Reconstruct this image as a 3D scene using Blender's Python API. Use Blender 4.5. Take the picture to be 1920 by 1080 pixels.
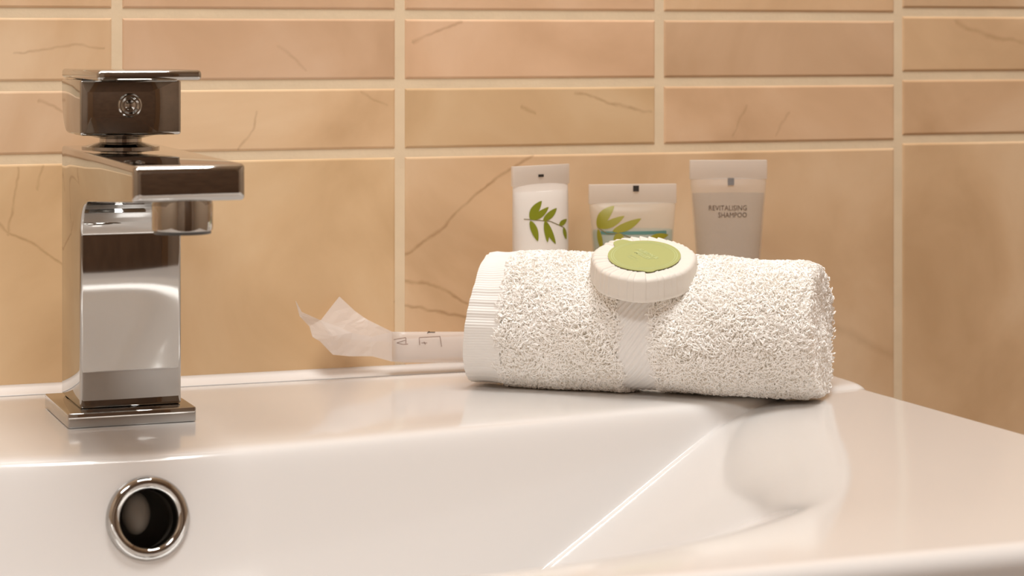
import bpy, bmesh, math, random
import numpy as np
from mathutils import Vector, Matrix
from mathutils.bvhtree import BVHTree

sc = bpy.context.scene
for o in list(bpy.data.objects):
    bpy.data.objects.remove(o)
C = sc.collection
R = math.radians
TOP = 0.85                     # height of the basin deck above the floor; the wall face is the plane y = 0

# ------------------------------------------------------------------ camera, light, exposure
cam_d = bpy.data.cameras.new('camera')
cam = bpy.data.objects.new('camera', cam_d); C.objects.link(cam)
cam.location = (0, -0.963, TOP + 0.144)
cam.rotation_euler = (R(90), 0, R(-20.6))
cam_d.sensor_width = 36.0
cam_d.lens = 4330.0 / 1920.0 * 36.0
cam_d.shift_y = -(540 - 80) / 1920.0
cam_d.clip_start = 0.01
cam_d.dof.use_dof = True
cam_d.dof.focus_distance = 0.915
cam_d.dof.aperture_fstop = 15.0
sc.camera = cam

sc.view_settings.view_transform = 'Standard'
sc.view_settings.look = 'None'
sc.view_settings.gamma = 1.0
sc.cycles.diffuse_bounces = 32; sc.cycles.max_bounces = 48; sc.cycles.transparent_max_bounces = 24
sc.view_settings.use_curve_mapping = False
sc.view_settings.exposure = 0.3

w = bpy.data.worlds.new('world'); sc.world = w
w.use_nodes = True
w.node_tree.nodes['Background'].inputs[0].default_value = (1.0, 0.86, 0.72, 1)
w.node_tree.nodes['Background'].inputs[1].default_value = 0.3

def area(name, loc, size, power, col, aim, size_y=None):
    d = bpy.data.lights.new(name, 'AREA'); d.energy = power; d.color = col
    d.shape = 'RECTANGLE'; d.size = size; d.size_y = size_y or size
    o = bpy.data.objects.new(name, d); C.objects.link(o)
    o.location = loc
    o.rotation_euler = (Vector(aim) - Vector(loc)).to_track_quat('-Z', 'Y').to_euler()
    return o
area('ceiling_lamp_light', (0.35, -0.55, 2.36), 0.5, 17.0, (0.94, 0.94, 0.92), (0.35, -0.5, 0.0))
area('ceiling_lamp_light', (-0.45, -1.05, 2.36), 0.5, 16.0, (0.94, 0.94, 0.92), (-0.3, -0.6, 0.0))

# ------------------------------------------------------------------ helpers
def lin(r, g, b):
    def f(c):
        c /= 255.0
        return c / 12.92 if c <= 0.04045 else ((c + 0.055) / 1.055) ** 2.4
    return (f(r), f(g), f(b), 1.0)

def mat(name, col, rough=0.5, metal=0.0, bump=None, var=None, **kw):
    m = bpy.data.materials.new(name); m.use_nodes = True
    nt = m.node_tree; b = nt.nodes['Principled BSDF']
    b.inputs['Base Color'].default_value = col
    b.inputs['Roughness'].default_value = rough
    b.inputs['Metallic'].default_value = metal
    for k, v in kw.items():
        b.inputs[k.replace('_', ' ')].default_value = v
    tc = nt.nodes.new('ShaderNodeTexCoord')
    if var:                                  # gentle mottling of the colour itself: (scale, amount)
        n = nt.nodes.new('ShaderNodeTexNoise'); n.inputs['Scale'].default_value = var[0]
        n.inputs['Detail'].default_value = 4
        nt.links.new(tc.outputs['Object'], n.inputs['Vector'])
        mx = nt.nodes.new('ShaderNodeMix'); mx.data_type = 'RGBA'
        mx.inputs['A'].default_value = tuple(c * (1 - var[1]) for c in col[:3]) + (1,)
        mx.inputs['B'].default_value = tuple(min(1, c * (1 + var[1])) for c in col[:3]) + (1,)
        nt.links.new(n.outputs['Fac'], mx.inputs['Factor'])
        nt.links.new(mx.outputs['Result'], b.inputs['Base Color'])
    if bump:                                 # (scale, strength, distance)
        n = nt.nodes.new('ShaderNodeTexNoise'); n.inputs['Scale'].default_value = bump[0]
        nt.links.new(tc.outputs['Object'], n.inputs['Vector'])
        bp = nt.nodes.new('ShaderNodeBump'); bp.inputs['Strength'].default_value = bump[1]
        bp.inputs['Distance'].default_value = bump[2]
        nt.links.new(n.outputs['Fac'], bp.inputs['Height'])
        nt.links.new(bp.outputs['Normal'], b.inputs['Normal'])
    return m

def link_mesh(name, me, m, parent=None, smooth=True):
    o = bpy.data.objects.new(name, me); C.objects.link(o)
    if m is not None and not me.materials:
        me.materials.append(m)
    if smooth:
        me.shade_smooth()
    if parent is not None:
        o.parent = parent
    return o

def np_mesh(name, verts, faces):
    """fast mesh from numpy arrays (faces: (n,3) or (n,4))"""
    me = bpy.data.meshes.new(name)
    verts = np.asarray(verts, dtype=np.float32); faces = np.asarray(faces, dtype=np.int32)
    k = faces.shape[1]
    me.vertices.add(len(verts)); me.vertices.foreach_set('co', verts.ravel())
    me.loops.add(faces.size); me.loops.foreach_set('vertex_index', faces.ravel())
    me.polygons.add(len(faces))
    me.polygons.foreach_set('loop_start', np.arange(0, faces.size, k, dtype=np.int32))
    me.update(calc_edges=True); me.validate()
    return me

def from_bm(name, bm, m, parent=None, smooth=True):
    bmesh.ops.recalc_face_normals(bm, faces=bm.faces)
    me = bpy.data.meshes.new(name); bm.to_mesh(me); bm.free()
    return link_mesh(name, me, m, parent, smooth)

def bev_box(lo, hi, r=0.001, seg=3):
    bm = bmesh.new()
    bmesh.ops.create_cube(bm, size=1)
    lo = Vector(lo); hi = Vector(hi)
    for v in bm.verts:
        v.co = Vector([lo[i] + (v.co[i] + 0.5) * (hi[i] - lo[i]) for i in range(3)])
    if r > 0:
        bmesh.ops.bevel(bm, geom=list(bm.edges), offset=r, segments=seg, profile=0.5, affect='EDGES')
    return bm

def sharp(o, ang=35):
    o.data.set_sharp_from_angle(angle=R(ang)) if hasattr(o.data, 'set_sharp_from_angle') else None

def lathe(profile, n=64, close=True):
    bm = bmesh.new(); rings = []
    for r, z in profile:
        if r < 1e-7:
            rings.append([bm.verts.new((0, 0, z))])
        else:
            rings.append([bm.verts.new((r * math.cos(2 * math.pi * i / n), r * math.sin(2 * math.pi * i / n), z)) for i in range(n)])
    for a, b in zip(rings, rings[1:]):
        for i in range(n):
            j = (i + 1) % n
            if len(a) == 1 and len(b) > 1: bm.faces.new((a[0], b[i], b[j]))
            elif len(b) == 1 and len(a) > 1: bm.faces.new((a[i], b[0], a[j]))
            elif len(a) > 1: bm.faces.new((a[i], a[j], b[j], b[i]))
    return bm

def xf(bm, M):
    bmesh.ops.transform(bm, matrix=M, verts=bm.verts); return bm

def thing(name, label, cat, loc):
    o = bpy.data.objects.new(name, None); C.objects.link(o)
    o.location = loc; o.empty_display_size = 0.02
    o['label'] = label; o['category'] = cat
    return o

def structure(o):
    o['kind'] = 'structure'; return o

# ------------------------------------------------------------------ materials
CHROME = mat('chrome', (0.45, 0.44, 0.425, 1), 0.035, 1.0)
CERAMIC = mat('white_ceramic', (0.70, 0.68, 0.665, 1), 0.16, Coat_Weight=0.5, Coat_Roughness=0.08)
SILICONE = mat('white_silicone', (0.85, 0.82, 0.80, 1), 0.3)
TOWEL = mat('towel_cotton', (0.88, 0.87, 0.855, 1), 0.95)
def yarn_material():
    m = bpy.data.materials.new('cotton_yarn'); m.use_nodes = True
    nt = m.node_tree; nt.nodes.clear()
    out = nt.nodes.new('ShaderNodeOutputMaterial'); d = nt.nodes.new('ShaderNodeBsdfDiffuse'); t = nt.nodes.new('ShaderNodeBsdfTranslucent')
    d.inputs['Color'].default_value = t.inputs['Color'].default_value = (0.965, 0.955, 0.935, 1)
    mx = nt.nodes.new('ShaderNodeMixShader'); mx.inputs[0].default_value = 0.0
    nt.links.new(d.outputs[0], mx.inputs[1]); nt.links.new(t.outputs[0], mx.inputs[2]); nt.links.new(mx.outputs[0], out.inputs[0])
    return m
YARN = yarn_material()
PAPER = mat('pleated_paper', (0.77, 0.73, 0.67, 1), 0.6, bump=(160, 0.25, 0.0006))
GREEN = mat('green_sticker', lin(170, 176, 114), 0.45)
GREEN_LIGHT = mat('green_sticker_print', lin(182, 192, 136), 0.45)
DARK = mat('dark_print', lin(45, 38, 34), 0.6)
BROWN_PRINT = mat('brown_print', lin(72, 50, 34), 0.6)
LEAF = mat('leaf_print', lin(122, 128, 12), 0.5)
STEM = mat('stem_print', lin(112, 100, 50), 0.5)
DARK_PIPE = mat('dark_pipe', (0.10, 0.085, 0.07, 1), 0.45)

def film(name, col, alpha, rough=0.3):
    """thin frosted plastic: part transparent, part scattering"""
    m = bpy.data.materials.new(name); m.use_nodes = True
    nt = m.node_tree; nt.nodes.clear()
    out = nt.nodes.new('ShaderNodeOutputMaterial')
    p = nt.nodes.new('ShaderNodeBsdfPrincipled'); p.inputs['Base Color'].default_value = col
    p.inputs['Roughness'].default_value = rough
    tr = nt.nodes.new('ShaderNodeBsdfTranslucent'); tr.inputs['Color'].default_value = col
    m1 = nt.nodes.new('ShaderNodeMixShader'); m1.inputs[0].default_value = 0.35
    t = nt.nodes.new('ShaderNodeBsdfTransparent')
    m2 = nt.nodes.new('ShaderNodeMixShader'); m2.inputs[0].default_value = alpha
    nt.links.new(p.outputs[0], m1.inputs[1]); nt.links.new(tr.outputs[0], m1.inputs[2])
    nt.links.new(t.outputs[0], m2.inputs[1]); nt.links.new(m1.outputs[0], m2.inputs[2])
    nt.links.new(m2.outputs[0], out.inputs[0])
    return m

# ---- tile material: per-tile tone (attribute), mottling and thin veins
VEINS = [  # polylines on the wall in metres (x, z above the deck), width, strength
    ([(0.309, 0.049), (0.330, 0.064), (0.350, 0.081), (0.372, 0.094)], 0.0005, 0.7),
    ([(0.308, 0.041), (0.322, 0.038), (0.340, 0.030)], 0.0005, 0.7),
    ([(0.308, 0.031), (0.322, 0.027), (0.345, 0.022)], 0.0005, 0.75),
    ([(0.3155, 0.144), (0.327, 0.149), (0.338, 0.153)], 0.0005, 0.5),
    ([(0.392, 0.1215), (0.411, 0.1165), (0.430, 0.1120)], 0.0005, 0.6),
    ([(0.366, 0.1150), (0.373, 0.1120)], 0.0004, 0.5),
    ([(0.245, 0.115), (0.244, 0.107), (0.238, 0.099)], 0.0004, 0.5),
    ([(0.152, 0.1200), (0.163, 0.1155), (0.175, 0.109)], 0.0004, 0.55),
    ([(0.137, 0.0700), (0.151, 0.060), (0.166, 0.049), (0.19, 0.038)], 0.0004, 0.55),
    ([(0.1445, 0.0930), (0.141, 0.066)], 0.0004, 0.5),
    ([(0.155, 0.0930), (0.152, 0.083)], 0.0004, 0.45),
    ([(0.500, 0.1110), (0.493, 0.1000)], 0.0004, 0.35),
    ([(0.478, 0.1150), (0.471, 0.1010)], 0.0004, 0.35),
    ([(0.255, 0.1420), (0.2665, 0.1330)], 0.0005, 0.3),
    ([(0.142, 0.1390), (0.168, 0.1430), (0.180, 0.1410)], 0.0004, 0.4),
    ([(0.590, 0.1540), (0.612, 0.1460), (0.64, 0.1440)], 0.0008, 0.4),
    ([(0.505, 0.0200), (0.556, -0.0050)], 0.0015, 0.25),
    ([(0.292, 0.1220), (0.303, 0.1170)], 0.0004, 0.4),
]
def tile_material():
    m = bpy.data.materials.new('marbled_tile'); m.use_nodes = True
    nt = m.node_tree; N = nt.nodes; L = nt.links
    b = N['Principled BSDF']; b.inputs['Roughness'].default_value = 0.32
    geo = N.new('ShaderNodeNewGeometry')
    def noise(scale, detail=4, vec=None, dist=0.0):
        n = N.new('ShaderNodeTexNoise'); n.inputs['Scale'].default_value = scale; n.inputs['Detail'].default_value = detail
        n.inputs['Distortion'].default_value = dist
        L.new(vec or geo.outputs['Position'], n.inputs['Vector']); return n
    def math_(op, a, bb=None, clamp=False):
        n = N.new('ShaderNodeMath'); n.operation = op; n.use_clamp = clamp
        for i, v in enumerate((a, bb)):
            if v is None: continue
            if isinstance(v, (int, float)): n.inputs[i].default_value = v
            else: L.new(v, n.inputs[i])
        return n.outputs[0]
    def ramp(fac, stops):
        r = N.new('ShaderNodeValToRGB'); L.new(fac, r.inputs[0])
        while len(r.color_ramp.elements) < len(stops): r.color_ramp.elements.new(0.5)
        for e, (p, c) in zip(r.color_ramp.elements, stops): e.position = p; e.color = c
        return r.outputs['Color']
    base = ramp(noise(13, 6, dist=0.6).outputs['Fac'], [(0.3, (0.58, 0.375, 0.21, 1)), (0.5, (0.70, 0.475, 0.285, 1)), (0.72, (0.80, 0.585, 0.385, 1))])
    at = N.new('ShaderNodeAttribute'); at.attribute_name = 'tone'
    mul = N.new('ShaderNodeMix'); mul.data_type = 'RGBA'; mul.blend_type = 'MULTIPLY'; mul.inputs['Factor'].default_value = 1
    L.new(base, mul.inputs['A']); L.new(at.outputs['Color'], mul.inputs['B'])
    # wobble the coordinates, then the distance to each vein
    nz = noise(70, 3)
    sub = N.new('ShaderNodeVectorMath'); sub.operation = 'SUBTRACT'; L.new(nz.outputs['Color'], sub.inputs[0]); sub.inputs[1].default_value = (0.5, 0.5, 0.5)
    scl = N.new('ShaderNodeVectorMath'); scl.operation = 'SCALE'; L.new(sub.outputs[0], scl.inputs[0]); scl.inputs['Scale'].default_value = 0.006
    add = N.new('ShaderNodeVectorMath'); L.new(geo.outputs['Position'], add.inputs[0]); L.new(scl.outputs[0], add.inputs[1])
    sep = N.new('ShaderNodeSeparateXYZ'); L.new(add.outputs[0], sep.inputs[0])
    px, pz = sep.outputs['X'], sep.outputs['Z']
    total = None
    for pts, wd, st in VEINS:
        for (x0, z0), (x1, z1) in zip(pts, pts[1:]):
            z0 += TOP; z1 += TOP
            ln = math.hypot(x1 - x0, z1 - z0); ux, uz = (x1 - x0) / ln, (z1 - z0) / ln
            # along = dot(p-a,u) ; off = cross
            al = math_('ADD', math_('MULTIPLY', px, ux), math_('SUBTRACT', math_('MULTIPLY', pz, uz), x0 * ux + z0 * uz))
            of = math_('ADD', math_('MULTIPLY', px, -uz), math_('SUBTRACT', math_('MULTIPLY', pz, ux), -x0 * uz + z0 * ux))
            ex = math_('MAXIMUM', math_('MULTIPLY', al, -1.0), math_('SUBTRACT', al, ln))
            ex = math_('MAXIMUM', ex, 0.0)
            d = math_('ADD', math_('ABSOLUTE', of), ex)
            k = math_('SUBTRACT', 1.0, math_('DIVIDE', d, wd * 2.2), True)
            k = math_('MULTIPLY', k, st)
            total = k if total is None else math_('MAXIMUM', total, k)
    patch = math_('MULTIPLY_ADD', noise(120, 2).outputs['Fac'], 1.6, True)
    N[patch.node.name].inputs[2].default_value = -0.1
    total = math_('MULTIPLY', total, patch); total = math_('MULTIPLY', total, 0.85)
    mv = N.new('ShaderNodeMix'); mv.data_type = 'RGBA'
    L.new(total, mv.inputs['Factor']); L.new(mul.outputs['Result'], mv.inputs['A']); mv.inputs['B'].default_value = (0.27, 0.13, 0.045, 1)
    L.new(mv.outputs['Result'], b.inputs['Base Color'])
    bp = N.new('ShaderNodeBump'); bp.inputs['Strength'].default_value = 0.25; bp.inputs['Distance'].default_value = 0.001
    L.new(noise(45, 3).outputs['Fac'], bp.inputs['Height']); L.new(bp.outputs['Normal'], b.inputs['Normal'])
    return m
TILE = tile_material()
GROUT = mat('grout', (0.77, 0.62, 0.43, 1), 0.85, bump=(500, 0.25, 0.0004), var=(60, 0.10))

# ------------------------------------------------------------------ room shell
X0, X1, YF, HC = -1.1, 1.5, -2.3, 2.4
def tile_wall():
    """back wall: grout bed with every tile a bevelled slab standing 0.9 mm proud of it"""
    rng = random.Random(4)
    V = []; F = []; MI = []; T = []
    def quad(a, b, c, d, mi, t):
        i = len(V); V.extend((a, b, c, d)); F.append((i, i + 1, i + 2, i + 3)); MI.append(mi); T.append(t)
    gy = 0.0006
    quad((X0, gy, 0), (X1, gy, 0), (X1, gy, HC), (X0, gy, HC), 1, (1, 1, 1))
    def tile(x0, x1, z0, z1, t):
        b = 0.0009
        o = [(x0, z0), (x1, z0), (x1, z1), (x0, z1)]
        i1 = [(x0 + b * .4, z0 + b * .4), (x1 - b * .4, z0 + b * .4), (x1 - b * .4, z1 - b * .4), (x0 + b * .4, z1 - b * .4)]
        i2 = [(x0 + b, z0 + b), (x1 - b, z0 + b), (x1 - b, z1 - b), (x0 + b, z1 - b)]
        for k in range(4):
            j = (k + 1) % 4
            quad((o[k][0], gy, o[k][1]), (o[j][0], gy, o[j][1]), (i1[j][0], 0.0002, i1[j][1]), (i1[k][0], 0.0002, i1[k][1]), 0, t)
            quad((i1[k][0], 0.0002, i1[k][1]), (i1[j][0], 0.0002, i1[j][1]), (i2[j][0], 0, i2[j][1]), (i2[k][0], 0, i2[k][1]), 0, t)
        quad((i2[0][0], 0, i2[0][1]), (i2[1][0], 0, i2[1][1]), (i2[2][0], 0, i2[2][1]), (i2[3][0], 0, i2[3][1]), 0, t)
    def tone(special=None):
        v = special if special else rng.uniform(0.95, 1.06)
        return (v, v * rng.uniform(.98, 1.02), v * rng.uniform(.95, 1.05))
    TONES = {(3, 0): .95, (4, 0): 1.06, (5, 0): .95, (6, 0): 1.02, (7, 0): .97, (3, 1): 1.0, (4, 1): .96, (5, 1): 1.08, (6, 1): .94, (7, 1): 1.02,
             (4, 2): 1.0, (5, 2): 1.06}
    # columns: joints every 124.3 mm, one of them at x = 0.3097; the sheet right of x = 0.557 sits 2.2 mm higher
    J = 0.0046
    for c in range(-9, 12):
        jx = 0.3097 + 0.1243 * (c - 4)
        dz = 0.0022 if c >= 7 - 1 + 0 else 0.0
        dz = 0.0022 if jx > 0.55 else 0.0
        xa, xb = jx - 0.1243 + J / 2, jx - J / 2
        dz = 0.0022 if (xa + xb) / 2 > 0.557 else 0.0
        xa, xb = max(xa, X0), min(xb, X1)
        if xb - xa < 0.01: continue
        for r_ in range(-1, 5):
            z0 = 0.0979 + 0.0303 * (r_ + 0) + dz
            if r_ < 0: continue
            tile(xa, xb, TOP + z0, TOP + z0 + 0.0260, tone(TONES.get((c + 0 - 0, r_))))
    for c in range(-4, 6):
        xa = 0.3097 + 0.2486 * (c - 1) + J / 2; xb = xa + 0.2486 - J
        dz = 0.0022 if (xa + xb) / 2 > 0.557 else 0.0
        xa, xb = max(xa, X0), min(xb, X1)
        if xb - xa < 0.01: continue
        for k in range(0, 4):                      # large tiles below the strips
            z1 = 0.0938 + dz - 0.2486 * k
            tile(xa, xb, max(TOP + z1 - 0.2446, 0.0), TOP + z1, tone(1.0 if k == 0 else None))
        z0 = 0.0979 + 0.0303 * 5 + dz               # and above them
        while TOP + z0 < HC - 0.02:
            tile(xa, xb, TOP + z0, min(TOP + z0 + 0.2446, HC), tone()); z0 += 0.2486
    me = bpy.data.meshes.new('wall_back'); me.from_pydata(V, [], F)
    me.materials.append(TILE); me.materials.append(GROUT)
    me.polygons.foreach_set('material_index', MI)
    ca = me.color_attributes.new('tone', 'FLOAT_COLOR', 'CORNER')
    ca.data.foreach_set('color', np.array([list(t) + [1.0] for t in T for _ in range(4)], dtype=np.float32).ravel())
    me.update()
    o = bpy.data.objects.new('wall_back', me); C.objects.link(o)
    return structure(o)
tile_wall()

PAINT = mat('warm_wall_paint', (0.62, 0.50, 0.38, 1), 0.8, var=(3, 0.05))
CEIL = mat('ceiling_paint', (0.85, 0.80, 0.74, 1), 0.9, var=(2, 0.03))
FLOOR = mat('floor_tile', (0.20, 0.13, 0.08, 1), 0.4, var=(6, 0.2))
BROWN = mat('brown_wall', (0.45, 0.37, 0.30, 1), 0.6, var=(5, 0.25))
WOOD = mat('dark_wood', (0.17, 0.11, 0.075, 1), 0.4, var=(14, 0.35), bump=(40, 0.2, 0.002))
def slab(name, lo, hi, m):
    return structure(from_bm(name, bev_box(lo, hi, 0), m, None, False))
slab('floor', (X0, YF, -0.05), (X1, 0.0, 0.0), FLOOR)
slab('ceiling', (X0, YF, HC), (X1, 0.0, HC + 0.05), CEIL)
slab('wall_left', (X0 - 0.05, YF, 0), (X0, 0.0, HC), PAINT)
slab('wall_right', (X1, YF, 0), (X1 + 0.05, 0.0, HC), PAINT)
slab('wall_front', (X0, YF - 0.05, 0), (X1, YF, HC), BROWN)
dr = slab('door_1', (0.1, YF, 0.0), (0.95, YF + 0.04, 2.02), WOOD)
fr = bmesh.new()
for lo, hi in (((0.03, YF, 0), (0.1, YF + 0.05, 2.09)), ((0.95, YF, 0), (1.02, YF + 0.05, 2.09)), ((0.1, YF, 2.02), (0.95, YF + 0.05, 2.09))):
    b2 = bev_box(lo, hi, 0); tmp = bpy.data.meshes.new('t'); b2.to_mesh(tmp); b2.free(); fr.from_mesh(tmp)
structure(from_bm('trim_1', fr, mat('door_frame_wood', (0.22, 0.13, 0.07, 1), 0.5), None, False))

# silicone joint between deck and tiles
bm = bmesh.new()
prof = [(0.0, 0.0), (-0.0110, 0.0), (-0.0085, 0.0003), (-0.0055, 0.0010), (-0.0025, 0.0020), (0.0, 0.0031)]
ra = [bm.verts.new((-0.134, y, TOP + z)) for y, z in prof]; rb = [bm.verts.new((0.452, y, TOP + z)) for y, z in prof]
for i in range(len(prof)):
    j = (i + 1) % len(prof); bm.faces.new((ra[i], ra[j], rb[j], rb[i]))
bm.faces.new(ra); bm.faces.new(rb[::-1])
structure(from_bm('trim_2', bm, SILICONE))

# ------------------------------------------------------------------ wash basin
BXC = 0.1745; BX0, BX1, BYF = -0.132, 0.481, -0.396
basin = thing('wash_basin', 'white glazed ceramic wash basin with broad flat deck and angular bowl', 'wash basin', (BXC, -0.20, TOP))
def Yb(X):
    dx = X - BXC
    return -0.1590 + 0.19 * (np.sqrt(dx * dx + 0.05 ** 2) - 0.05)
def smin(a, b, k):
    h = np.clip(0.5 + 0.5 * (b - a) / k, 0, 1)
    return b * (1 - h) + a * h - k * h * (1 - h)
def soft(d, e):
    return 0.5 * (d + np.sqrt(d * d + e * e))
OUT = [(0.432, -0.130), (0.407, -0.248), (0.352, -0.322), (0.262, -0.366), (0.1745, -0.375)]
OUT = OUT + [(2 * BXC - x, y) for x, y in OUT[-2::-1]]
def side_dist(X, Y):
    ds = []
    for (xa, ya), (xb, yb) in zip(OUT, OUT[1:]):
        ln = math.hypot(xb - xa, yb - ya); nx, ny = (yb - ya) / ln, -(xb - xa) / ln
        steep = 1.0 if abs(ny) < 0.35 else (1.0 if abs(ny) < 0.75 else 2.2)
        ds.append(((X - xa) * nx + (Y - ya) * ny) * steep)
    k = 0.016
    s = sum(np.exp(-np.clip(d, -1, 1) / k) for d in ds)
    return -k * np.log(s)
def bowl_z(X, Y):
    back = soft((Yb(X) - Y) * 4.7, 0.010)
    d = side_dist(X, Y)
    side = 0.12 * soft(d, 0.004) + 0.50 * soft(d - 0.020, 0.016)
    dep = smin(back, side, 0.008)
    dep = smin(dep, 0.098 + 0 * dep, 0.03)
    z = -dep
    r = 0.006                                           # rounded outer edges
    e = np.minimum(np.minimum(X - BX0, BX1 - X), Y - BYF)
    q = np.clip(r - e, 0, r)
    return z - (r - np.sqrt(np.maximum(r * r - q * q, 0)))
def basin_mesh():
    xs = np.concatenate([BX0 + 0.006 * (1 - np.cos(np.linspace(0, np.pi / 2, 7))), np.arange(BX0 + 0.007, BX1 - 0.0065, 0.0013),
                         BX1 - 0.006 * (1 - np.cos(np.linspace(np.pi / 2, 0, 7)))])
    vb = np.concatenate([np.arange(-0.010, 0.032, 0.0006)])
    n1, n3 = 40, 150
    rows = []
    yb = Yb(xs)
    for t in np.linspace(0, 1, n1, endpoint=False): rows.append(0.0 * (1 - t) + (yb + 0.010) * t)
    for v in vb: rows.append(yb - v)
    v1 = vb[-1]
    for t in np.linspace(0, 1, n3, endpoint=False)[1:]: rows.append((yb - v1) * (1 - t) + (BYF + 0.006) * t)
    for c in 0.006 * (1 - np.cos(np.linspace(np.pi / 2, 0, 7))): rows.append(0 * yb + BYF + c)
    Yg = np.array(rows); Xg = np.broadcast_to(xs, Yg.shape)
    Z = bowl_z(Xg, Yg)
    nr, nc = Yg.shape
    V = np.stack([Xg, Yg, Z], -1).reshape(-1, 3)
    idx = np.arange(nr * nc).reshape(nr, nc)
    q = np.stack([idx[1:, :-1], idx[1:, 1:], idx[:-1, 1:], idx[:-1, :-1]], -1).reshape(-1, 4)
    cen = V[q].mean(1)
    keep = np.hypot(cen[:, 0] - HOLE[0], (cen[:, 2] - HOLE[2])) > 0.0115
    keep |= cen[:, 1] < -0.20
    q = q[keep]
    # outer apron: border loop carried down and in
    border = list(idx[0, ::-1]) + list(idx[1:, 0]) + list(idx[-1, 1:]) + list(idx[-2:0:-1, -1])
    loops = [np.array(border)]
    Vx = [V]
    n0 = len(V)
    cur = V[border]
    base = cur.copy()
    for zz, inset in ((-0.02, 0.0), (-0.07, 0.004), (-0.125, 0.02), (-0.145, 0.04), (-0.15, 0.08)):
        p = base.copy(); p[:, 2] = zz
        p[:, 0] = BXC + (p[:, 0] - BXC) * (1 - inset / 0.3)
        p[:, 1] = np.where(p[:, 1] > -0.001, p[:, 1], p[:, 1] + inset * (p[:, 1] / BYF))
        loops.append(np.arange(n0, n0 + len(p))); n0 += len(p); Vx.append(p)
    Vx.append(np.array([[BXC, -0.19, -0.15]])); cidx = n0
    F = [q]
    for a, b in zip(loops, loops[1:]):
        F.append(np.stack([a, np.roll(a, -1), np.roll(b, -1), b], -1))
    lb = loops[-1]
    me = bpy.data.meshes.new('bowl')
    V = np.concatenate(Vx); V = V - np.array([BXC, -0.20, 0])
    quads = np.concatenate(F)
    faces = quads.tolist() + [[int(lb[i]), int(lb[(i + 1) % len(lb)]), cidx] for i in range(len(lb))]
    me.from_pydata(V.tolist(), [], faces); me.update()
    b = bmesh.new(); b.from_mesh(me); bmesh.ops.recalc_face_normals(b, faces=b.faces)
    b.to_mesh(me); b.free()
    return me
HOLE = (0.1648, -0.1632, -0.0222)
bo = link_mesh('bowl', basin_mesh(), CERAMIC, basin)
if True:   # keep smooth everywhere
    pass
# overflow ring (its axis follows the bowl's back wall) and the pipe behind it
oh = R(90 - math.degrees(math.atan(4.7)))
Mh = Matrix.Translation(Vector(HOLE) - Vector((BXC, -0.20, 0))) @ Matrix.Rotation(R(90) - oh, 4, 'X')
rp = [(0.0100, -0.006), (0.0100, 0.0008)]
for i in range(9):
    a = math.pi - math.pi * i / 8
    rp.append((0.01215 + 0.00215 * math.cos(a), 0.0012 + 0.0016 * math.sin(a)))
rp += [(0.0146, 0.0006), (0.0147, -0.0015)]
from_bm('overflow_ring', xf(lathe(rp, 96), Mh), CHROME, basin)
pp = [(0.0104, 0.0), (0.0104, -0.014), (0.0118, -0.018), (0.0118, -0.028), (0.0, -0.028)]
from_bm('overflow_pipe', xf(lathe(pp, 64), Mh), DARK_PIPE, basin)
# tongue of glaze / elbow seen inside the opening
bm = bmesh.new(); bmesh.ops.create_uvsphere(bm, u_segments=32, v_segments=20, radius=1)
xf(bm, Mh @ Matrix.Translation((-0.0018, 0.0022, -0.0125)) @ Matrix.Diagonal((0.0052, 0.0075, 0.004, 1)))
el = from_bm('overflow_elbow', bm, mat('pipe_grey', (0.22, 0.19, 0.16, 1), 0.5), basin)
# drain in the floor of the bowl
dz = float(bowl_z(np.array([BXC]), np.array([-0.255]))[0])
from_bm('drain', xf(lathe([(0.0, 0.002), (0.017, 0.0025), (0.019, 0.001), (0.0195, 0.0002), (0.0265, 0.0026), (0.031, 0.0022), (0.0325, 0.0), (0.0325, -0.01), (0, -0.01)], 64),
        Matrix.Translation((0, -0.255 + 0.20, dz + 0.001))), CHROME, basin)

# ------------------------------------------------------------------ mixer tap
FX0, FX1 = 0.1540, 0.1928; FXC = (FX0 + FX1) / 2; FYF, FYB = -0.0900, -0.0490
tap = thing('mixer_tap', 'square chrome basin mixer tap with flat lever on the deck', 'tap', (FXC, -0.0695, TOP))
TB = Vector((FXC, -0.0695, 0))
def tbox(name, lo, hi, r, seg=3, m=CHROME):
    o = from_bm(name, xf(bev_box(lo, hi, r, seg), Matrix.Translation(-TB)), m, tap); sharp(o, 50); return o
tbox('base_plate', (0.1480, -0.0990, 0.0), (0.1965, -0.0455, 0.0056), 0.0006)
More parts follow.
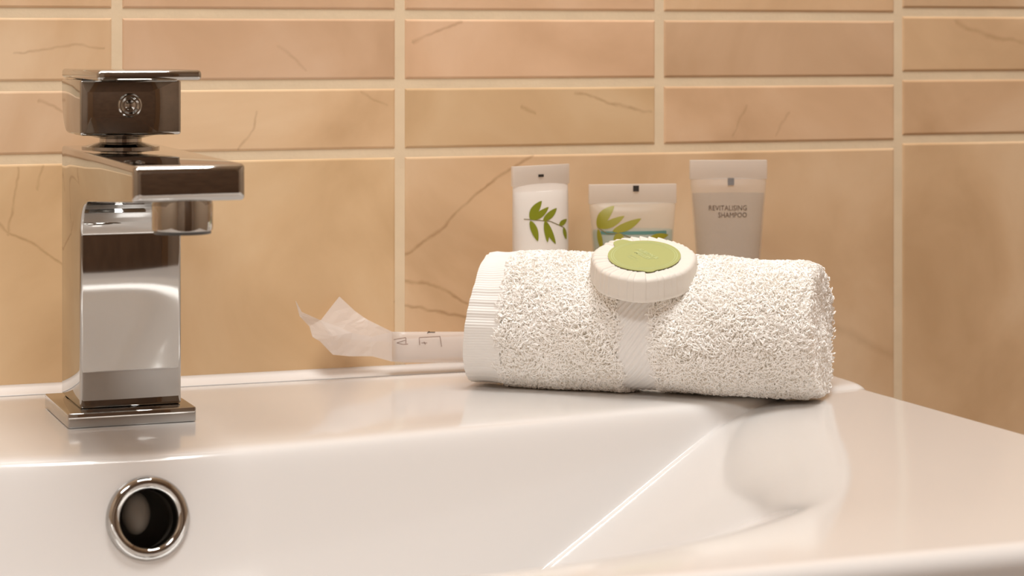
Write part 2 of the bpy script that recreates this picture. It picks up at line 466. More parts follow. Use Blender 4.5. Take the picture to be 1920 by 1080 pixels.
# body and spout: one beveled profile cut in two where the underside becomes straight
def tap_profile():
    fr_ = 0.013
    pts = [(FYB, 0.0056), (FYF, 0.0056)]
    cy, cz = FYF - fr_, 0.0834 - fr_
    for i in range(13):
        a = R(0 + 90 * i / 12)
        pts.append((cy + fr_ * math.cos(a), cz + fr_ * math.sin(a) + 0.0011 * (i / 12)))
    pts += [(-0.1915, 0.0902), (-0.1915, 0.1025), (FYB, 0.1035)]
    return pts
def prism(pts, x0, x1):
    b = bmesh.new()
    A = [b.verts.new((x0, y, z)) for y, z in pts]; B = [b.verts.new((x1, y, z)) for y, z in pts]
    n = len(pts)
    fa = b.faces.new(A); fb = b.faces.new(B[::-1])
    for i in range(n):
        b.faces.new((A[i], B[i], B[(i + 1) % n], A[(i + 1) % n]))
    bmesh.ops.recalc_face_normals(b, faces=b.faces)
    return b, A, B
def tap_bm():
    pts = tap_profile()
    b, A, B = prism(pts, FX0, FX1)
    tip = [e for e in b.edges if all(abs(v.co.y + 0.1915) < 1e-5 for v in e.verts)]
    bmesh.ops.bevel(b, geom=tip, offset=0.0026, segments=6, profile=0.5, affect='EDGES', clamp_overlap=True)
    E = []
    for e in b.edges:
        if len(e.link_faces) == 2 and e.link_faces[0].normal.angle(e.link_faces[1].normal) > R(25): E.append(e)
    bmesh.ops.bevel(b, geom=E, offset=0.0012, segments=4, profile=0.5, affect='EDGES', clamp_overlap=True)
    return b
for nm, keep_front in (('tap_body', False), ('spout', True)):
    b = tap_bm()
    g = list(b.verts) + list(b.edges) + list(b.faces)
    bmesh.ops.bisect_plane(b, geom=g, plane_co=(0, FYF - 0.0135, 0), plane_no=(0, 1, 0), clear_outer=not keep_front and False or keep_front, clear_inner=not keep_front)
    xf(b, Matrix.Translation(-TB))
    o = from_bm(nm, b, CHROME, tap); sharp(o, 50)
# aerator under the spout tip
ae = [(0.0, 0.0), (0.0072, 0.0), (0.0078, -0.0008), (0.0092, -0.0012), (0.0103, -0.0004), (0.0105, 0.0008), (0.0105, 0.0085), (0.0100, 0.0100), (0.0100, 0.0135), (0, 0.0135)]
o = from_bm('aerator', xf(lathe(ae, 64), Matrix.Translation(Vector((FXC, -0.1795, 0.0800)) - TB)), CHROME, tap); sharp(o, 40)
from_bm('aerator_insert', xf(lathe([(0, 0.0), (0.0070, 0.0), (0.0074, -0.0006), (0.0098, -0.0006), (0.0100, 0.0012), (0, 0.0012)], 48), Matrix.Translation(Vector((FXC, -0.1795, 0.0790)) - TB)),
        mat('black_plastic', (0.05, 0.045, 0.04, 1), 0.4), tap)
ne = [(0, 0), (0.0150, 0), (0.0150, 0.0006), (0.0095, 0.0020), (0.0082, 0.0024), (0.0082, 0.0036), (0.0095, 0.0040), (0.0150, 0.0052), (0.0150, 0.0060), (0, 0.0060)]
o = from_bm('neck', xf(lathe(ne, 64), Matrix.Translation(Vector((FXC, -0.0695, 0.1032)) - TB)), CHROME, tap); sharp(o, 40)
# handle block, back lower edge strongly rounded
pts = [(FYF, 0.1088), (FYF, 0.1300), (FYB, 0.1300)]
for i in range(9):
    a = R(0 - 90 * i / 8); pts.append((FYB - 0.012 + 0.012 * math.cos(a), 0.1088 + 0.016 + 0.016 * math.sin(a)))
b, A, B = prism(pts, FX0, FX1)
E = [e for e in b.edges if len(e.link_faces) == 2 and e.link_faces[0].normal.angle(e.link_faces[1].normal) > R(25)]
bmesh.ops.bevel(b, geom=E, offset=0.0011, segments=3, profile=0.5, affect='EDGES')
o = from_bm('handle_block', xf(b, Matrix.Translation(-TB)), CHROME, tap); sharp(o, 50)
tbox('lever', (FX0, -0.1250, 0.1301), (FX1, FYB, 0.1339), 0.0014)
Mb = Matrix.Translation(Vector((FXC - 0.0005, FYF, 0.1202)) - TB) @ Matrix.Rotation(R(90), 4, 'X')
o = from_bm('index_button', xf(lathe([(0.0046, -0.001), (0.0046, 0.0006), (0.0043, 0.0010), (0.0034, 0.0012), (0.0030, 0.0008), (0.0026, 0.0002), (0.0018, 0.0009), (0.0, 0.0013)], 48), Mb), CHROME, tap)

# ------------------------------------------------------------------ rolled towel
A3 = np.array([0.3352, -0.0455, 0.0]); B3 = np.array([0.4448, -0.1304, 0.0])
TLEN = float(np.linalg.norm(B3 - A3)); U = (B3 - A3) / TLEN
P = np.array([U[1], -U[0], 0.0])                # horizontal, towards the camera side
if P[1] > 0: P = -P
Zv = np.array([0, 0, 1.0])
towel = thing('rolled_towel', 'white terry hand towel rolled up on the basin deck under the round soap', 'towel', (float((A3 + B3)[0] / 2), float((A3 + B3)[1] / 2), TOP))
TO = (A3 + B3) / 2
RB = 0.0266; ZC = 0.0278
# soap placing (needed to press the towel in)
SU = 0.505                                        # fraction along the roll
tilt = R(19)
SC = A3 + U * TLEN * SU + P * 0.0145 + Zv * 0.0465   # centre of the soap's underside
camdir = np.array([-SC[0], -0.963 - SC[1], 0.0]); camdir /= np.linalg.norm(camdir)
SN = Zv * math.cos(tilt) + camdir * math.sin(tilt)
SX = np.cross(Zv, -camdir); SX = -SX if SX[0] < 0 else SX; SX /= np.linalg.norm(SX)
SY = np.cross(SN, SX)
def press(pts, margin, grow=1.1):
    d = pts - SC
    h = d @ SN; a = d @ SX; b_ = d @ SY
    r = np.sqrt(a * a + b_ * b_)
    lim = -margin + np.clip((r - 0.0205), 0, None) * grow
    over = np.where((h > lim) & (h < 0.03) & (r < 0.034), h - lim, 0)
    return pts - over[:, None] * SN
def roll_point(u, th, r):
    """u metres along, th 0 = up, +90 = towards camera"""
    lump = 0.0007 * np.sin(th * 2 + u * 45) + 0.0006 * np.sin(th * 3 - u * 70 + 1.3)
    rr = r + lump * np.minimum(1, u / 0.02)
    rr = rr * (1 - 0.07 * np.clip((u - TLEN + 0.007) / 0.007, 0, 1) ** 2)
    y = np.sin(th) * rr; z = ZC + np.cos(th) * rr
    z = np.maximum(z, 0.0008 + 0.05 * np.maximum(0, 0.012 - z))   # flattened where it lies
    sh = -0.0065 * np.clip((0.6 - np.cos(th)) / 1.6, 0, 1) * np.clip(1 - u / 0.03, 0, 1)   # hem edge leans out low down
    bulge = 0.0022 * np.clip(np.sin(th / 2) ** 2, 0, 1) * np.clip((u - TLEN + 0.03) / 0.03, 0, 1)
    uu = u + sh + bulge
    return A3 + uu[:, None] * U + y[:, None] * P + z[:, None] * Zv
HEM = 0.0130; BD0, BD1 = 0.0628, 0.0762
def tube_mesh(name, u0, u1, r, nu=60, nt=180, capL=False, capR=False, rfun=None):
    us = np.linspace(u0, u1, nu); ts = np.linspace(0, 2 * math.pi, nt, endpoint=False)
    UU, TT = np.meshgrid(us, ts, indexing='ij')
    rr = r * np.ones_like(UU) if rfun is None else rfun(UU, TT)
    V = [roll_point(UU.ravel(), TT.ravel(), rr.ravel())]
    idx = np.arange(nu * nt).reshape(nu, nt)
    F = [np.stack([idx[:-1], np.roll(idx, -1, 1)[:-1], np.roll(idx, -1, 1)[1:], idx[1:]], -1).reshape(-1, 4)]
    n0 = nu * nt
    for cap, u, row in ((capL, u0, 0), (capR, u1, nu - 1)):
        if not cap: continue
        prev = idx[row]
        for k, f in enumerate(np.linspace(0.96, 0.04, 26)):
            spir = 0.5 + 0.5 * np.cos(2 * math.pi * (f * 5.0) + ts)           # rolled layers
            dep = 0.004 * (1 - spir) ** 2 * (0.3 + 0.7 * (f < 0.93))
            s = 1 if row == 0 else -1
            p = roll_point(np.full(nt, u) + s * dep, ts, rr[row] * f)
            V.append(p); cur = np.arange(n0, n0 + nt); n0 += nt
            F.append(np.stack([prev, np.roll(prev, -1), np.roll(cur, -1), cur], -1)); prev = cur
        V.append(np.array([V[-1].mean(0)])); c = n0; n0 += 1
        F.append(np.stack([prev, np.roll(prev, -1), np.full(nt, c), np.full(nt, c)], -1))
    V = press(np.concatenate(V), 0.0006) - TO
    F = np.concatenate(F)
    me = bpy.data.meshes.new(name)
    fl = [[int(a) for a in (f if f[2] != f[3] else f[:3])] for f in F]
    me.from_pydata(V.tolist(), [], fl); me.update()
    b = bmesh.new(); b.from_mesh(me); bmesh.ops.recalc_face_normals(b, faces=b.faces); b.to_mesh(me); b.free()
    return me
body = link_mesh('roll_body', tube_mesh('roll_body', 0.003, TLEN, RB, 110, 220, True, True), TOWEL, towel)
def hem_r(UU, TT):
    ribs = 0.00010 * np.sin(TT * 150) + 0.00022 * np.sin(TT * 23 + 3 * np.sin(TT * 5))
    edge = np.exp(-((UU - 0.0) / 0.0012) ** 2) * -0.0006
    return 0.0279 + ribs + edge - 0.0006 * np.sin(UU / HEM * math.pi)
link_mesh('hem', tube_mesh('hem', 0.0, HEM + 0.001, 0, 16, 900, False, False, hem_r), mat('hem_cotton', (0.85, 0.835, 0.81, 1), 0.9), towel)
def band_r(UU, TT):
    s = np.sin((TT * 0.0275 * 1.0 + (UU - BD0) * 1.3) / 0.0034 * 2 * math.pi)
    return 0.0275 + 0.00030 * np.clip(s * 1.5, -1, 1)
link_mesh('border_band', tube_mesh('border_band', BD0 - 0.001, BD1 + 0.001, 0, 50, 700, False, False, band_r), TOWEL, towel)
# end cap rim under the hem closes the left end with the body; terry pile: thousands of small yarn loops
def pile():
    rng = np.random.default_rng(7)
    n = 46000
    us = []; ths = []; rs = []; nrm_kind = []
    u = rng.uniform(HEM - 0.0005, TLEN + 0.0004, n * 2); th = rng.uniform(0, 2 * math.pi, n * 2)
    wob = 0.0006 * np.sin(th * 9)
    ok = ~((u > BD0 + wob) & (u < BD1 + wob))
    u = u[ok][:n]; th = th[ok][:n]; n = len(u)
    base = roll_point(u, th, np.full(n, RB - 0.0002))
    nv = np.sin(th)[:, None] * P + np.cos(th)[:, None] * Zv
    edge = np.clip((u - TLEN + 0.004) / 0.004, 0, 1)[:, None]
    nv = nv + edge * U * rng.uniform(0.2, 1.0, (n, 1))
    # right end disc
    m = 7000
    rr = RB * np.sqrt(rng.uniform(0, 1, m)); t2 = rng.uniform(0, 2 * math.pi, m)
    b2 = roll_point(np.full(m, TLEN - 0.001), t2, rr)
    n2 = np.broadcast_to(U, (m, 3)) + 0.3 * rng.normal(size=(m, 3))
    base = np.concatenate([base, b2]); nv = np.concatenate([nv, n2]); n = len(base)
    nv = nv / np.linalg.norm(nv, axis=1)[:, None]
    # clumps: a smooth pseudo-noise tilts neighbours alike
    q = base / 0.0042
    def ps(a, b_, c, d): return np.sin(q @ np.array([a, b_, c]) + d) * np.cos(q @ np.array([c, -a, b_]) * 0.8 + 2 * d)
    lean = np.stack([ps(1.1, .7, .9, .3), ps(.8, 1.2, -.7, 1.7), ps(-.9, .6, 1.2, 4.1)], 1) * 0.55 + rng.normal(size=(n, 3)) * 0.45 + np.array([0, 0, -0.12])
    tdir = lean - (lean * nv).sum(1)[:, None] * nv
    tn = np.linalg.norm(tdir, axis=1)[:, None]; tdir = tdir / np.maximum(tn, 1e-6)
    side = np.cross(nv, tdir)
    h = rng.uniform(0.0011, 0.0029, (n, 1)); h *= 0.85 + 0.25 * ps(.5, .4, .6, 2.2)[:, None]
    wd = rng.uniform(0.0006, 0.0022, (n, 1))
    K = 6; rings = []
    for k in range(K):
        t = k / (K - 1); a = t * math.pi * 1.05
        c = base + nv * h * math.sin(a * 0.95) ** 0.8 + tdir * wd * (0.5 - 0.5 * math.cos(a)) * 1.3 + side * wd * 0.35 * math.sin(2 * a)
        rings.append(c)
    rings = np.stack(rings, 1)                                # n,K,3
    rad = rng.uniform(0.00022, 0.00032, (n, 1, 1))
    ring_pts = []
    tang = np.gradient(rings, axis=1); tang /= np.maximum(np.linalg.norm(tang, axis=2, keepdims=True), 1e-9)
    s0 = side[:, None, :] - (side[:, None, :] * tang).sum(2, keepdims=True) * tang
    s0 /= np.maximum(np.linalg.norm(s0, axis=2, keepdims=True), 1e-9)
    s1 = np.cross(tang, s0)
    for j in range(3):
        a = 2 * math.pi * j / 3
        ring_pts.append(rings + rad * (math.cos(a) * s0 + math.sin(a) * s1))
    V = np.stack(ring_pts, 2).reshape(n * K * 3, 3)           # n,K,3(j),3
    V = press(V, 0.0, 5.0)
    V[:, 2] = np.maximum(V[:, 2], 0.0002)
    base_i = (np.arange(n) * K * 3)[:, None, None]
    k = np.arange(K - 1)[None, :, None] * 3; j = np.arange(3)[None, None, :]
    a0 = base_i + k + j; a1 = base_i + k + (j + 1) % 3
    F = np.stack([a0, a1, a1 + 3, a0 + 3], -1).reshape(-1, 4)
    return V - TO, F
pv, pf = pile()
po = link_mesh('terry_pile', np_mesh('terry_pile', pv, pf), YARN, towel, False)
po.data.shade_flat()
po['kind'] = 'stuff'

# ------------------------------------------------------------------ soap in pleated paper
soap = thing('wrapped_soap', 'round guest soap in cream pleated paper with green sticker on top of the towel', 'soap', (float(SC[0]), float(SC[1]), float(SC[2]) + TOP))
SM = Matrix((( SX[0], SY[0], SN[0], 0), (SX[1], SY[1], SN[1], 0), (SX[2], SY[2], SN[2], 0), (0, 0, 0, 1)))
def soap_mesh():
    rng = random.Random(12); nt = 720
    # pleat profile around: sawtooth folds of uneven width
    edges = [0.0]
    while edges[-1] < 2 * math.pi - 0.05: edges.append(edges[-1] + rng.uniform(0.10, 0.24))
    edges[-1] = 2 * math.pi
    amp = [rng.uniform(0.3, 1.0) for _ in edges]
    def pleat(t):
        for i in range(len(edges) - 1):
            if edges[i] <= t <= edges[i + 1]:
                f = (t - edges[i]) / (edges[i + 1] - edges[i])
                return amp[i] * (f ** 0.9 if f < 0.9 else (1 - f) * 9.0)
        return 0
    H = 0.0112
    prof = []   # r, z, pleat weight
    prof += [(0.0, 0.0, 0), (0.012, 0.0, 0), (0.0200, 0.0001, .1), (0.0213, 0.0008, .4), (0.0219, 0.0022, .8)]
    for i in range(5): prof.append((0.0219 - 0.0001 * i, 0.0035 + 0.0012 * i, 1))
    for i in range(1, 7):
        a = R(90 * i / 6); prof.append((0.0197 + 0.0018 * math.cos(a), H - 0.0022 + 0.0022 * math.sin(a), 1))
    for i in range(1, 9): prof.append((0.0197 - 0.0009 * i, H, 1 - 0.06 * i))
    prof += [(0.008, H - 0.0002, 0.2), (0.0, H - 0.0002, 0)]
    b = bmesh.new(); rings = []
    pl = [pleat(2 * math.pi * i / nt) for i in range(nt)]
    for r, z, wgt in prof:
        if r == 0: rings.append([b.verts.new((0, 0, z))]); continue
        ring = []
        for i in range(nt):
            t = 2 * math.pi * i / nt
            top = z > H - 0.0015
            d = (pl[i] - 0.5) * 0.00095 * wgt
            rr = r + (d * 0.35 if top else d * 0.7) + 0.0003 * math.sin(3 * t + 1) + 0.0002 * math.sin(7 * t)
            zz = z + (d * 0.9 if z > 0.006 else 0)
            ring.append(b.verts.new((rr * math.cos(t), rr * math.sin(t), zz)))
        rings.append(ring)
    for a, c in zip(rings, rings[1:]):
        for i in range(nt):
            j = (i + 1) % nt
            if len(a) == 1: b.faces.new((a[0], c[i], c[j]))
            elif len(c) == 1: b.faces.new((a[i], a[j], c[0]))
            else: b.faces.new((a[i], a[j], c[j], c[i]))
    return xf(b, SM)
from_bm('paper_wrapper', soap_mesh(), PAPER, soap)
st_off = Vector((0.0004, 0.0, 0.0112 + 0.00055))
def sticker():
    b = bmesh.new(); n = 160; top = []; bot = []
    for i in range(n):
        t = 2 * math.pi * i / n; r = 0.0148
        # tab at the far left, small nick at the near side
        dt = (t - R(127) + math.pi) % (2 * math.pi) - math.pi
        r += 0.0036 * math.exp(-(abs(dt) / R(13)) ** 4)
        dt = (t - R(278) + math.pi) % (2 * math.pi) - math.pi
        r += 0.0011 * math.exp(-(abs(dt) / R(8)) ** 4)
        x, y = r * math.cos(t), r * math.sin(t)
        top.append(b.verts.new((x, y, 0.0))); bot.append(b.verts.new((x, y, -0.00028)))
    b.faces.new(top)
    for i in range(n): b.faces.new((top[i], bot[i], bot[(i + 1) % n], top[(i + 1) % n]))
    return xf(b, SM @ Matrix.Translation(st_off))
sk = from_bm('sticker', sticker(), GREEN, soap, False)
b = bmesh.new()
for r0, r1 in ((0.01235, 0.01265), (0.0132, 0.0136)):
    n = 128
    a = [b.verts.new((r0 * math.cos(2 * math.pi * i / n), r0 * math.sin(2 * math.pi * i / n), 0.00004)) for i in range(n)]
    c = [b.verts.new((r1 * math.cos(2 * math.pi * i / n), r1 * math.sin(2 * math.pi * i / n), 0.00004)) for i in range(n)]
    for i in range(n): b.faces.new((a[i], a[(i + 1) % n], c[(i + 1) % n], c[i]))
from_bm('sticker_rings', xf(b, SM @ Matrix.Translation(st_off)), GREEN_LIGHT, sk, False)

def text_mesh(txt, size, align='CENTER', small=None, bold=0.0):
    cu = bpy.data.curves.new('t', 'FONT'); cu.body = txt; cu.size = size; cu.align_x = align
    cu.offset = bold; cu.resolution_u = 2
    if small:
        cu.small_caps_scale = small
        for i, ch in enumerate(txt):
            if i and txt[i - 1] not in '\n ': cu.body_format[i].use_small_caps = True
    o = bpy.data.objects.new('t', cu); C.objects.link(o)
    dg = bpy.context.evaluated_depsgraph_get()
    me = bpy.data.meshes.new_from_object(o.evaluated_get(dg))
    bpy.data.objects.remove(o); bpy.data.curves.remove(cu)
    b = bmesh.new(); b.from_mesh(me); bpy.data.meshes.remove(me)
    b2 = bmesh.ops.remove_doubles(b, verts=b.verts, dist=1e-7)
    return b
def sticker_text(txt, size, x, y, rot, bold):
    b = text_mesh(txt, size, 'CENTER', None, bold)
    b2 = xf(b, SM @ Matrix.Translation(st_off + Vector((x, y, 0.00007))) @ Matrix.Rotation(R(rot), 4, 'Z'))
    o = from_bm('sticker_print', b2, GREEN_LIGHT, sk, False); return o
sticker_text('ALBION &', 0.0027, 0.0008, 0.0010, -50, 0.00012)
sticker_text('MELLEY', 0.0027, -0.0012, -0.0008, -50, 0.00012)
b = bmesh.new()                      # two short lines of fine print, too small to read
for x_, y_, l_ in ((-0.0044, -0.0018, 0.0046), (-0.0058, -0.0027, 0.0034), (-0.0030, -0.0052, 0.0016)):
    n_ = int(l_ / 0.0007)
    for i in range(n_):
        q = Matrix.Translation((x_, y_, 0.00007)) @ Matrix.Rotation(R(-50), 4, 'Z') @ Matrix.Translation(((i - n_ / 2) * 0.0007, 0, 0))
        hh = 0.0005 if i % 3 else 0.0008
        b.faces.new([b.verts.new(q @ Vector(c)) for c in ((0, 0, 0), (0.0004, 0, 0), (0.0004, hh, 0), (0, hh, 0))])
from_bm('sticker_print', xf(b, SM @ Matrix.Translation(st_off)), GREEN_LIGHT, sk, False)

# ------------------------------------------------------------------ toiletry tubes
def tube(name, label, cx_, cy_, hgt, wid, dia, yaw, m, fill=None, fill_top=0.0, fill_m=None, seal=0.007, dep0=0.0006):
    root = thing(name, label, 'toiletry tube', (cx_, cy_, TOP))
    capz = 0.016
    # cap
    cp = [(0, 0), (dia / 2 - 0.0012, 0), (dia / 2 - 0.0004, 0.0008), (dia / 2 - 0.0002, capz - 0.001), (dia / 2 - 0.001, capz), (0, capz)]
    ob = from_bm('flip_cap', lathe(cp, 48), mat('cap_plastic', (0.82, 0.78, 0.72, 1), 0.35), root); sharp(ob, 40)
    def shell(inset, z0, z1, crimp):
        nt, nz = 72, 44; V = []; F = []
        for k in range(nz):
            z = z0 + (z1 - z0) * k / (nz - 1)
            f = min(1, max(0, (z - capz) / (hgt - seal - capz)))
            hw = (dia / 2) * (1 - f) + (wid / 2) * f - inset
            g = f ** 1.35
            hd = (dia / 2) * math.sqrt(max(0, 1 - g)) * (1 - 0.05 * f) + dep0 - inset * (1 - f)
            hd = max(hd, dep0)
            for i in range(nt):
                t = 2 * math.pi * i / nt
                e = 1.0 - 0.25 * f
                x = hw * math.copysign(abs(math.cos(t)) ** e, math.cos(t)); y = hd * math.sin(t)
                V.append((x * math.cos(yaw) - y * math.sin(yaw), x * math.sin(yaw) + y * math.cos(yaw), z))
        for k in range(nz - 1):
            for i in range(nt):
                j = (i + 1) % nt; F.append((k * nt + i, k * nt + j, (k + 1) * nt + j, (k + 1) * nt + i))
        F.append(tuple(range(nt))[::-1]); F.append(tuple((nz - 1) * nt + i for i in range(nt)))
        return V, F
    V, F = shell(0, capz, hgt, True)
    me = bpy.data.meshes.new('tube_body'); me.from_pydata(V, [], F); me.update()
    tb = link_mesh('tube_body', me, m, root); sharp(tb, 60)
    bvh = BVHTree.FromPolygons([Vector(v) for v in V], F)
    # heat-sealed flat end
    sm_ = film(name + '_seal', (0.86, 0.80, 0.74, 1), 0.55)
    b = bev_box((-wid / 2 - 0.0003, -dep0 - 0.0003, hgt - seal), (wid / 2 + 0.0003, dep0 + 0.0003, hgt + 0.0002), 0.0003, 2)
    so = from_bm('sealed_end', xf(b, Matrix.Rotation(yaw, 4, 'Z')), sm_, root); sharp(so, 50)
    if fill:
        V2, F2 = shell(0.0006, capz + 0.0005, fill_top, False)
        me2 = bpy.data.meshes.new(fill); me2.from_pydata(V2, [], F2); me2.update()
        fo = link_mesh(fill, me2, fill_m, root); sharp(fo, 60)
    return root, bvh
CAMV = Vector((0, -0.963, 0.144))
def decal(name, bm_, bvh, root, m, sub=0, lift=0.00018):
    """bm_ in (x, z) metres relative to the tube's base, seen square to the tube's front; laid onto its surface"""
    if sub: bmesh.ops.subdivide_edges(bm_, edges=list(bm_.edges), cuts=sub, use_grid_fill=True)
    d = Vector((root.location.x, root.location.y, 0)) - Vector((CAMV.x, CAMV.y, 0)); d.normalize()
    rt = Vector((d.y, -d.x, 0))
    if rt.x < 0: rt = -rt
    dead = []
    for v in bm_.verts:
        o_ = rt * v.co.x + Vector((0, 0, v.co.y)) - d * 0.05
        hit = bvh.ray_cast(o_, d)
        if hit[0] is None: dead.append(v)
        else: v.co = hit[0] - d * lift
    bmesh.ops.delete(bm_, geom=dead, context='VERTS')
    return from_bm(name, bm_, m, root, False)
def leaf_bm(x0, z0, x1, z1, wd, bend=0.0, b=None):
    b = b or bmesh.new(); n = 14; rows = []
    L_ = math.hypot(x1 - x0, z1 - z0); ux, uz = (x1 - x0) / L_, (z1 - z0) / L_
    for i in range(n + 1):
        t = i / n; hw = wd * 0.5 * (math.sin(math.pi * t ** 0.85) ** 0.75 if 0 < t < 1 else 0.0) + 0.00004
        cxx = x0 + ux * L_ * t - uz * bend * math.sin(math.pi * t); czz = z0 + uz * L_ * t + ux * bend * math.sin(math.pi * t)
        rows.append([b.verts.new((cxx - uz * hw * s, czz + ux * hw * s, 0)) for s in (-1, -.5, 0, .5, 1)])
    for a, c in zip(rows, rows[1:]):
        for i in range(4): b.faces.new((a[i], a[i + 1], c[i + 1], c[i]))
    return b
def stroke_bm(pts, wd, b=None):
    b = b or bmesh.new()
    for (xa, za), (xb, zb) in zip(pts, pts[1:]):
        n = 6; L_ = math.hypot(xb - xa, zb - za); nx, nz = -(zb - za) / L_ * wd / 2, (xb - xa) / L_ * wd / 2
        prev = None
        for i in range(n + 1):
            t = i / n; x = xa + (xb - xa) * t; z = za + (zb - za) * t
            cur = (b.verts.new((x + nx, z + nz, 0)), b.verts.new((x - nx, z - nz, 0)))
            if prev: b.faces.new((prev[0], prev[1], cur[1], cur[0]))
            prev = cur
    return b
def rect_bm(x0, z0, x1, z1, nx=16, nz=3):
    b = bmesh.new(); g = [[b.verts.new((x0 + (x1 - x0) * i / nx, z0 + (z1 - z0) * k / nz, 0)) for i in range(nx + 1)] for k in range(nz + 1)]
    for k in range(nz):
        for i in range(nx): b.faces.new((g[k][i], g[k][i + 1], g[k + 1][i + 1], g[k + 1][i]))
    return b

TA = film('milky_tube', (0.88, 0.84, 0.80, 1), 0.80)
TBm = film('clear_tube', (0.86, 0.80, 0.72, 1), 0.36)
TCm = film('frosted_tube', (0.80, 0.75, 0.70, 1), 0.30)
LOTION = mat('lotion', (0.90, 0.88, 0.86, 1), 0.5)
GELT = film('teal_gel', (0.32, 0.55, 0.50, 1), 0.50, 0.2)
GELG = film('grey_gel', (0.42, 0.38, 0.33, 1), 0.30, 0.2)
MPP = 1.0 / 4330.0     # metres per pixel and metre of distance

# 1: milky lotion tube, turned so that its sealed end points at the camera's left
t1, bv1 = tube('lotion_tube', 'narrow milky white tube with green leaf sprig, leftmost behind the towel', 0.3655, -0.0260, 0.0905, 0.0335, 0.0228, R(23), TA,
               'lotion', 0.0795, LOTION, seal=0.0085)
s = 1.012 * MPP
def q1(px, py): return ((px - 1022) * s, 0.144 - (py - 80) * s)
b = None
for (x0, y0, x1, y1, wd, bd) in ((1003, 406, 1024, 373, 15, 2), (1004, 406, 1037, 385, 12, -2), (1027, 409, 1052, 388, 12, -1), (1003, 408, 1017, 446, 12, 1),
                                 (1030, 410, 1035, 449, 9, 1), (1031, 410, 1050, 453, 10, -1), (1057, 420, 1071, 410, 9, 0), (1065, 424, 1070, 447, 6, 0)):
    a_ = q1(x0, y0); c_ = q1(x1, y1); b = leaf_bm(a_[0], a_[1], c_[0], c_[1], wd * s, bd * s, b)
decal('leaf_print', b, bv1, t1, LEAF)
decal('stem_print', stroke_bm([q1(991, 405), q1(1005, 406), q1(1040, 411), q1(1058, 420), q1(1066, 425)], 1.3 * s), bv1, t1, STEM)
decal('register_mark', rect_bm(*q1(1018, 330), *q1(1028, 325), 4, 2), bv1, t1, DARK, lift=0.0007)

# 2: short wide tube with teal gel
t2, bv2 = tube('bath_gel_tube', 'short wide clear tube of teal gel with green leaves behind the soap', 0.4100, -0.0240, 0.0812, 0.0390, 0.0300, R(-12), TBm,
               'teal_gel', 0.0612, GELT, seal=0.0085)
s2 = 1.026 * MPP
def q2(px, py): return ((px - 1187) * s2, 0.144 - (py - 80) * s2)
b = None
for (x0, y0, x1, y1, wd, bd) in ((1122, 424, 1153, 384, 20, 4), (1124, 424, 1172, 402, 14, -2), (1150, 430, 1203, 407, 15, -2), (1123, 426, 1131, 468, 9, 0),
                                 (1160, 432, 1164, 462, 20, 0), (1212, 450, 1254, 438, 14, 2)):
    a_ = q2(x0, y0); c_ = q2(x1, y1); b = leaf_bm(a_[0], a_[1], c_[0], c_[1], wd * s2, bd * s2, b)
decal('leaf_print', b, bv2, t2, mat('leaf_print_ochre', lin(138, 130, 22), 0.5))
decal('stem_print', stroke_bm([q2(1123, 424), q2(1140, 434), q2(1165, 434), q2(1200, 448), q2(1214, 450)], 1.5 * s2), bv2, t2, STEM)
decal('gel_level', rect_bm(*q2(1128, 436), *q2(1250, 430)), bv2, t2, mat('teal_line', lin(84, 122, 114), 0.4), lift=0.0001)
decal('register_mark', rect_bm(*q2(1188, 358), *q2(1199, 347), 4, 2), bv2, t2, DARK, lift=0.0007)

# 3: shampoo tube
t3, bv3 = tube('shampoo_tube', 'tall frosted shampoo tube with brown capital lettering, rightmost behind the towel', 0.4555, -0.0270, 0.0912, 0.0345, 0.0240, R(-16), TCm,
               'shampoo', 0.0765, GELG, seal=0.0085)
s3 = 1.038 * MPP
def q3(px, py): return ((px - 1368) * s3, 0.144 - (py - 80) * s3)
for txt, px, py in (('REVITALISING', 1403, 392), ('SHAMPOO', 1403, 405)):
    tb_ = text_mesh(txt, 13.2 * s3, 'RIGHT', 0.82, 0.0)
    x_, z_ = q3(px, py)
    w_ = max(v.co.x for v in tb_.verts) - min(v.co.x for v in tb_.verts)
    want = (70 if len(txt) > 8 else 53) * s3
    xf(tb_, Matrix.Translation((x_, z_, 0)) @ Matrix.Diagonal((want / w_, 1, 1, 1)))
    decal('printed_text', tb_, bv3, t3, BROWN_PRINT)
decal('register_mark', rect_bm(*q3(1367, 346), *q3(1379, 333), 4, 2), bv3, t3, mat('grey_print', lin(95, 88, 84), 0.7), lift=0.0007)

# ------------------------------------------------------------------ plastic sachet behind the towel
def on_y(px, py, Y):
    a = R(20.6); r = (px - 960) / 4330; zc = (0.963 + Y) / (math.cos(a) - r * math.sin(a))
    return zc * (r * math.cos(a) + math.sin(a)), 0.144 - (py - 80) * zc / 4330
FILM = film('clear_film', (0.86, 0.80, 0.76, 1), 0.62, 0.25)
sach = thing('plastic_sachet', 'long clear plastic sachet with crumpled open end, poking out left of the towel', 'sachet', (0.325, -0.0125, TOP))
SO = Vector((0.325, -0.0125, 0))
YS = -0.0125
PX = [(735, 622, 678), (760, 622, 680), (800, 622, 680), (840, 622, 680), (872, 622, 680), (905, 622, 681), (930, 621, 681)]
b = bmesh.new(); rows = []
for i, (px, y0, y1) in enumerate(PX):
    x, z0 = on_y(px, y1, YS); _, z1 = on_y(px, y0, YS)
    h = z1 - z0; row = []
    for k in range(16):
        t = 2 * math.pi * k / 16
        row.append(b.verts.new((x, YS + 0.0024 * math.sin(t) * (0.6 + 0.4 * min(1, i)) + 0.0003 * math.sin(5 * i + k), (z0 + z1) / 2 + h / 2 * math.copysign(abs(math.cos(t)) ** 0.8, math.cos(t)))))
    rows.append(row)
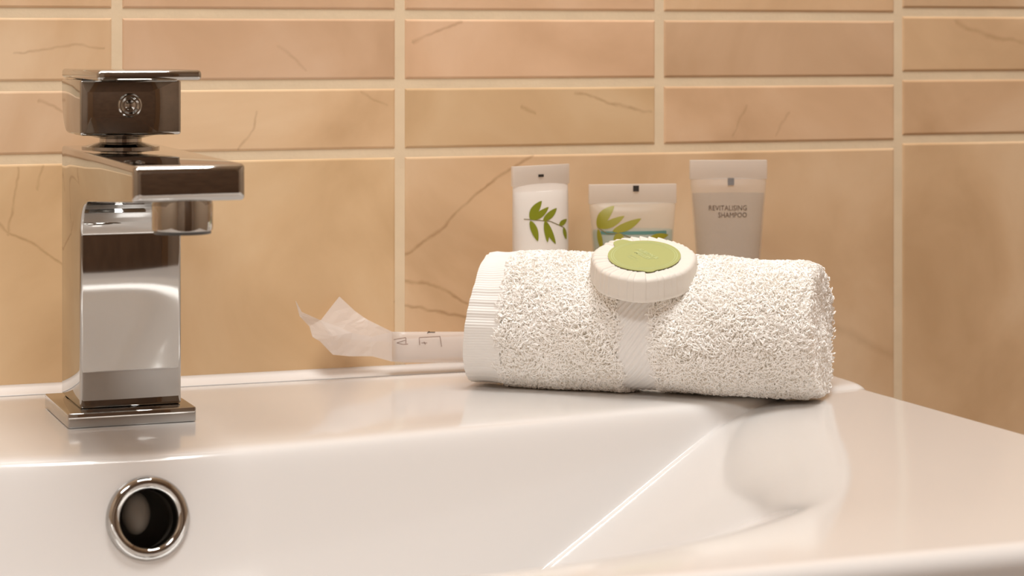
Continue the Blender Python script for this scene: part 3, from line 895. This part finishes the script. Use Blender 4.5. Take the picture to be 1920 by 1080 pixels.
for a_, c_ in zip(rows, rows[1:]):
    for k in range(16): b.faces.new((a_[k], a_[(k + 1) % 16], c_[(k + 1) % 16], c_[k]))
b.faces.new(rows[0][::-1]); b.faces.new(rows[-1])
so_ = from_bm('pouch', xf(b, Matrix.Translation(-SO)), FILM, sach)
# paper-white strip inside
x0, z0 = on_y(742, 676, YS); x1, z1 = on_y(925, 628, YS)
from_bm('inner_card', xf(bev_box((x0, YS - 0.0008, z0), (x1, YS + 0.0008, z1), 0.0003, 2), Matrix.Translation(-SO)), mat('inner_card', (0.80, 0.72, 0.66, 1), 0.6), sach)
# crumpled open end: two folded sheets
def sheet(pts, tris, name):
    b = bmesh.new(); vs = []
    for px, py, dy in pts:
        x, z = on_y(px, py, YS + dy); vs.append(b.verts.new((x, YS + dy, z)))
    for t in tris: b.faces.new([vs[i] for i in t])
    bmesh.ops.subdivide_edges(b, edges=list(b.edges), cuts=3, use_grid_fill=True)
    rng = random.Random(3)
    for v in b.verts: v.co.y += rng.uniform(-1, 1) * 0.00012
    g = bmesh.ops.solidify(b, geom=list(b.faces), thickness=0.00012)
    return from_bm(name, xf(b, Matrix.Translation(-SO)), FILM, sach, False)
front = [(735, 622, -0.0022), (735, 678, -0.0022), (698, 668, -0.0040), (697, 632, -0.0035), (660, 624, -0.0050), (655, 668, -0.0055), (624, 665, -0.0075),
         (600, 640, -0.0090), (586, 632, -0.0100), (580, 612, -0.0095), (562, 593, -0.0120), (554, 563, -0.0150), (566, 585, -0.0135), (600, 600, -0.0080), (625, 630, -0.0080)]
ft = [(0, 1, 2, 3), (3, 2, 5, 4), (4, 5, 6, 14), (14, 6, 7), (14, 7, 8, 9), (13, 14, 9), (13, 9, 10, 12), (12, 10, 11), (4, 14, 13)]
sheet(front, ft, 'open_flap')
back = [(735, 622, 0.0020), (735, 640, 0.0020), (690, 600, 0.0050), (683, 596, 0.0060), (665, 583, 0.0072), (636, 556, 0.0085), (600, 602, 0.0040), (622, 632, 0.0000), (690, 640, 0.0015), (645, 615, 0.0030)]
bt = [(0, 1, 8, 2), (2, 8, 9, 3), (3, 9, 4), (4, 9, 6, 5), (9, 7, 6), (9, 8, 7)]
sheet(back, bt, 'open_flap')
# printed strokes and box on the pouch, small arrow at the edge
def strokes(name, segs, wd, dy, m):
    b = bmesh.new()
    for (xa, ya, xb, yb) in segs:
        A_ = on_y(xa, ya, YS + dy); B_ = on_y(xb, yb, YS + dy)
        L_ = math.hypot(B_[0] - A_[0], B_[1] - A_[1]); nx, nz = -(B_[1] - A_[1]) / L_ * wd / 2, (B_[0] - A_[0]) / L_ * wd / 2
        q = [b.verts.new((A_[0] + nx, YS + dy, A_[1] + nz)), b.verts.new((A_[0] - nx, YS + dy, A_[1] - nz)), b.verts.new((B_[0] - nx, YS + dy, B_[1] - nz)), b.verts.new((B_[0] + nx, YS + dy, B_[1] + nz))]
        b.faces.new(q)
    return from_bm(name, xf(b, Matrix.Translation(-SO)), m, so_, False)
GP = mat('grey_brown_print', lin(128, 100, 88), 0.6)
strokes('printed_marks', [(738, 637, 761, 633), (761, 633, 761, 644), (744, 643, 760, 638), (744, 643, 756, 646), (756, 646, 765, 645),
                          (786, 634, 787, 647), (786, 633, 825, 631), (825, 631, 828, 650), (790, 643, 801, 643), (795, 641, 798, 646)], 0.00028, -0.0030, GP)
strokes('printed_arrow', [(802, 623, 816, 623), (801, 625, 805, 621)], 0.0004, -0.0016, DARK)

# ------------------------------------------------------------------ ceiling lamps (bodies of the two lights)
def ceiling_lamp(x, y, label):
    L_ = thing('ceiling_lamp', label, 'ceiling lamp', (x, y, HC))
    L_['group'] = 'ceiling lamps'
    o = from_bm('lamp_housing', bev_box((-0.27, -0.27, -0.03), (0.27, 0.27, 0.0), 0.004, 2), mat('lamp_white', (0.8, 0.8, 0.8, 1), 0.4), L_); sharp(o, 40)
ceiling_lamp(0.35, -0.55, 'square white ceiling lamp above the basin')
ceiling_lamp(-0.45, -1.05, 'square white ceiling lamp left of the basin')
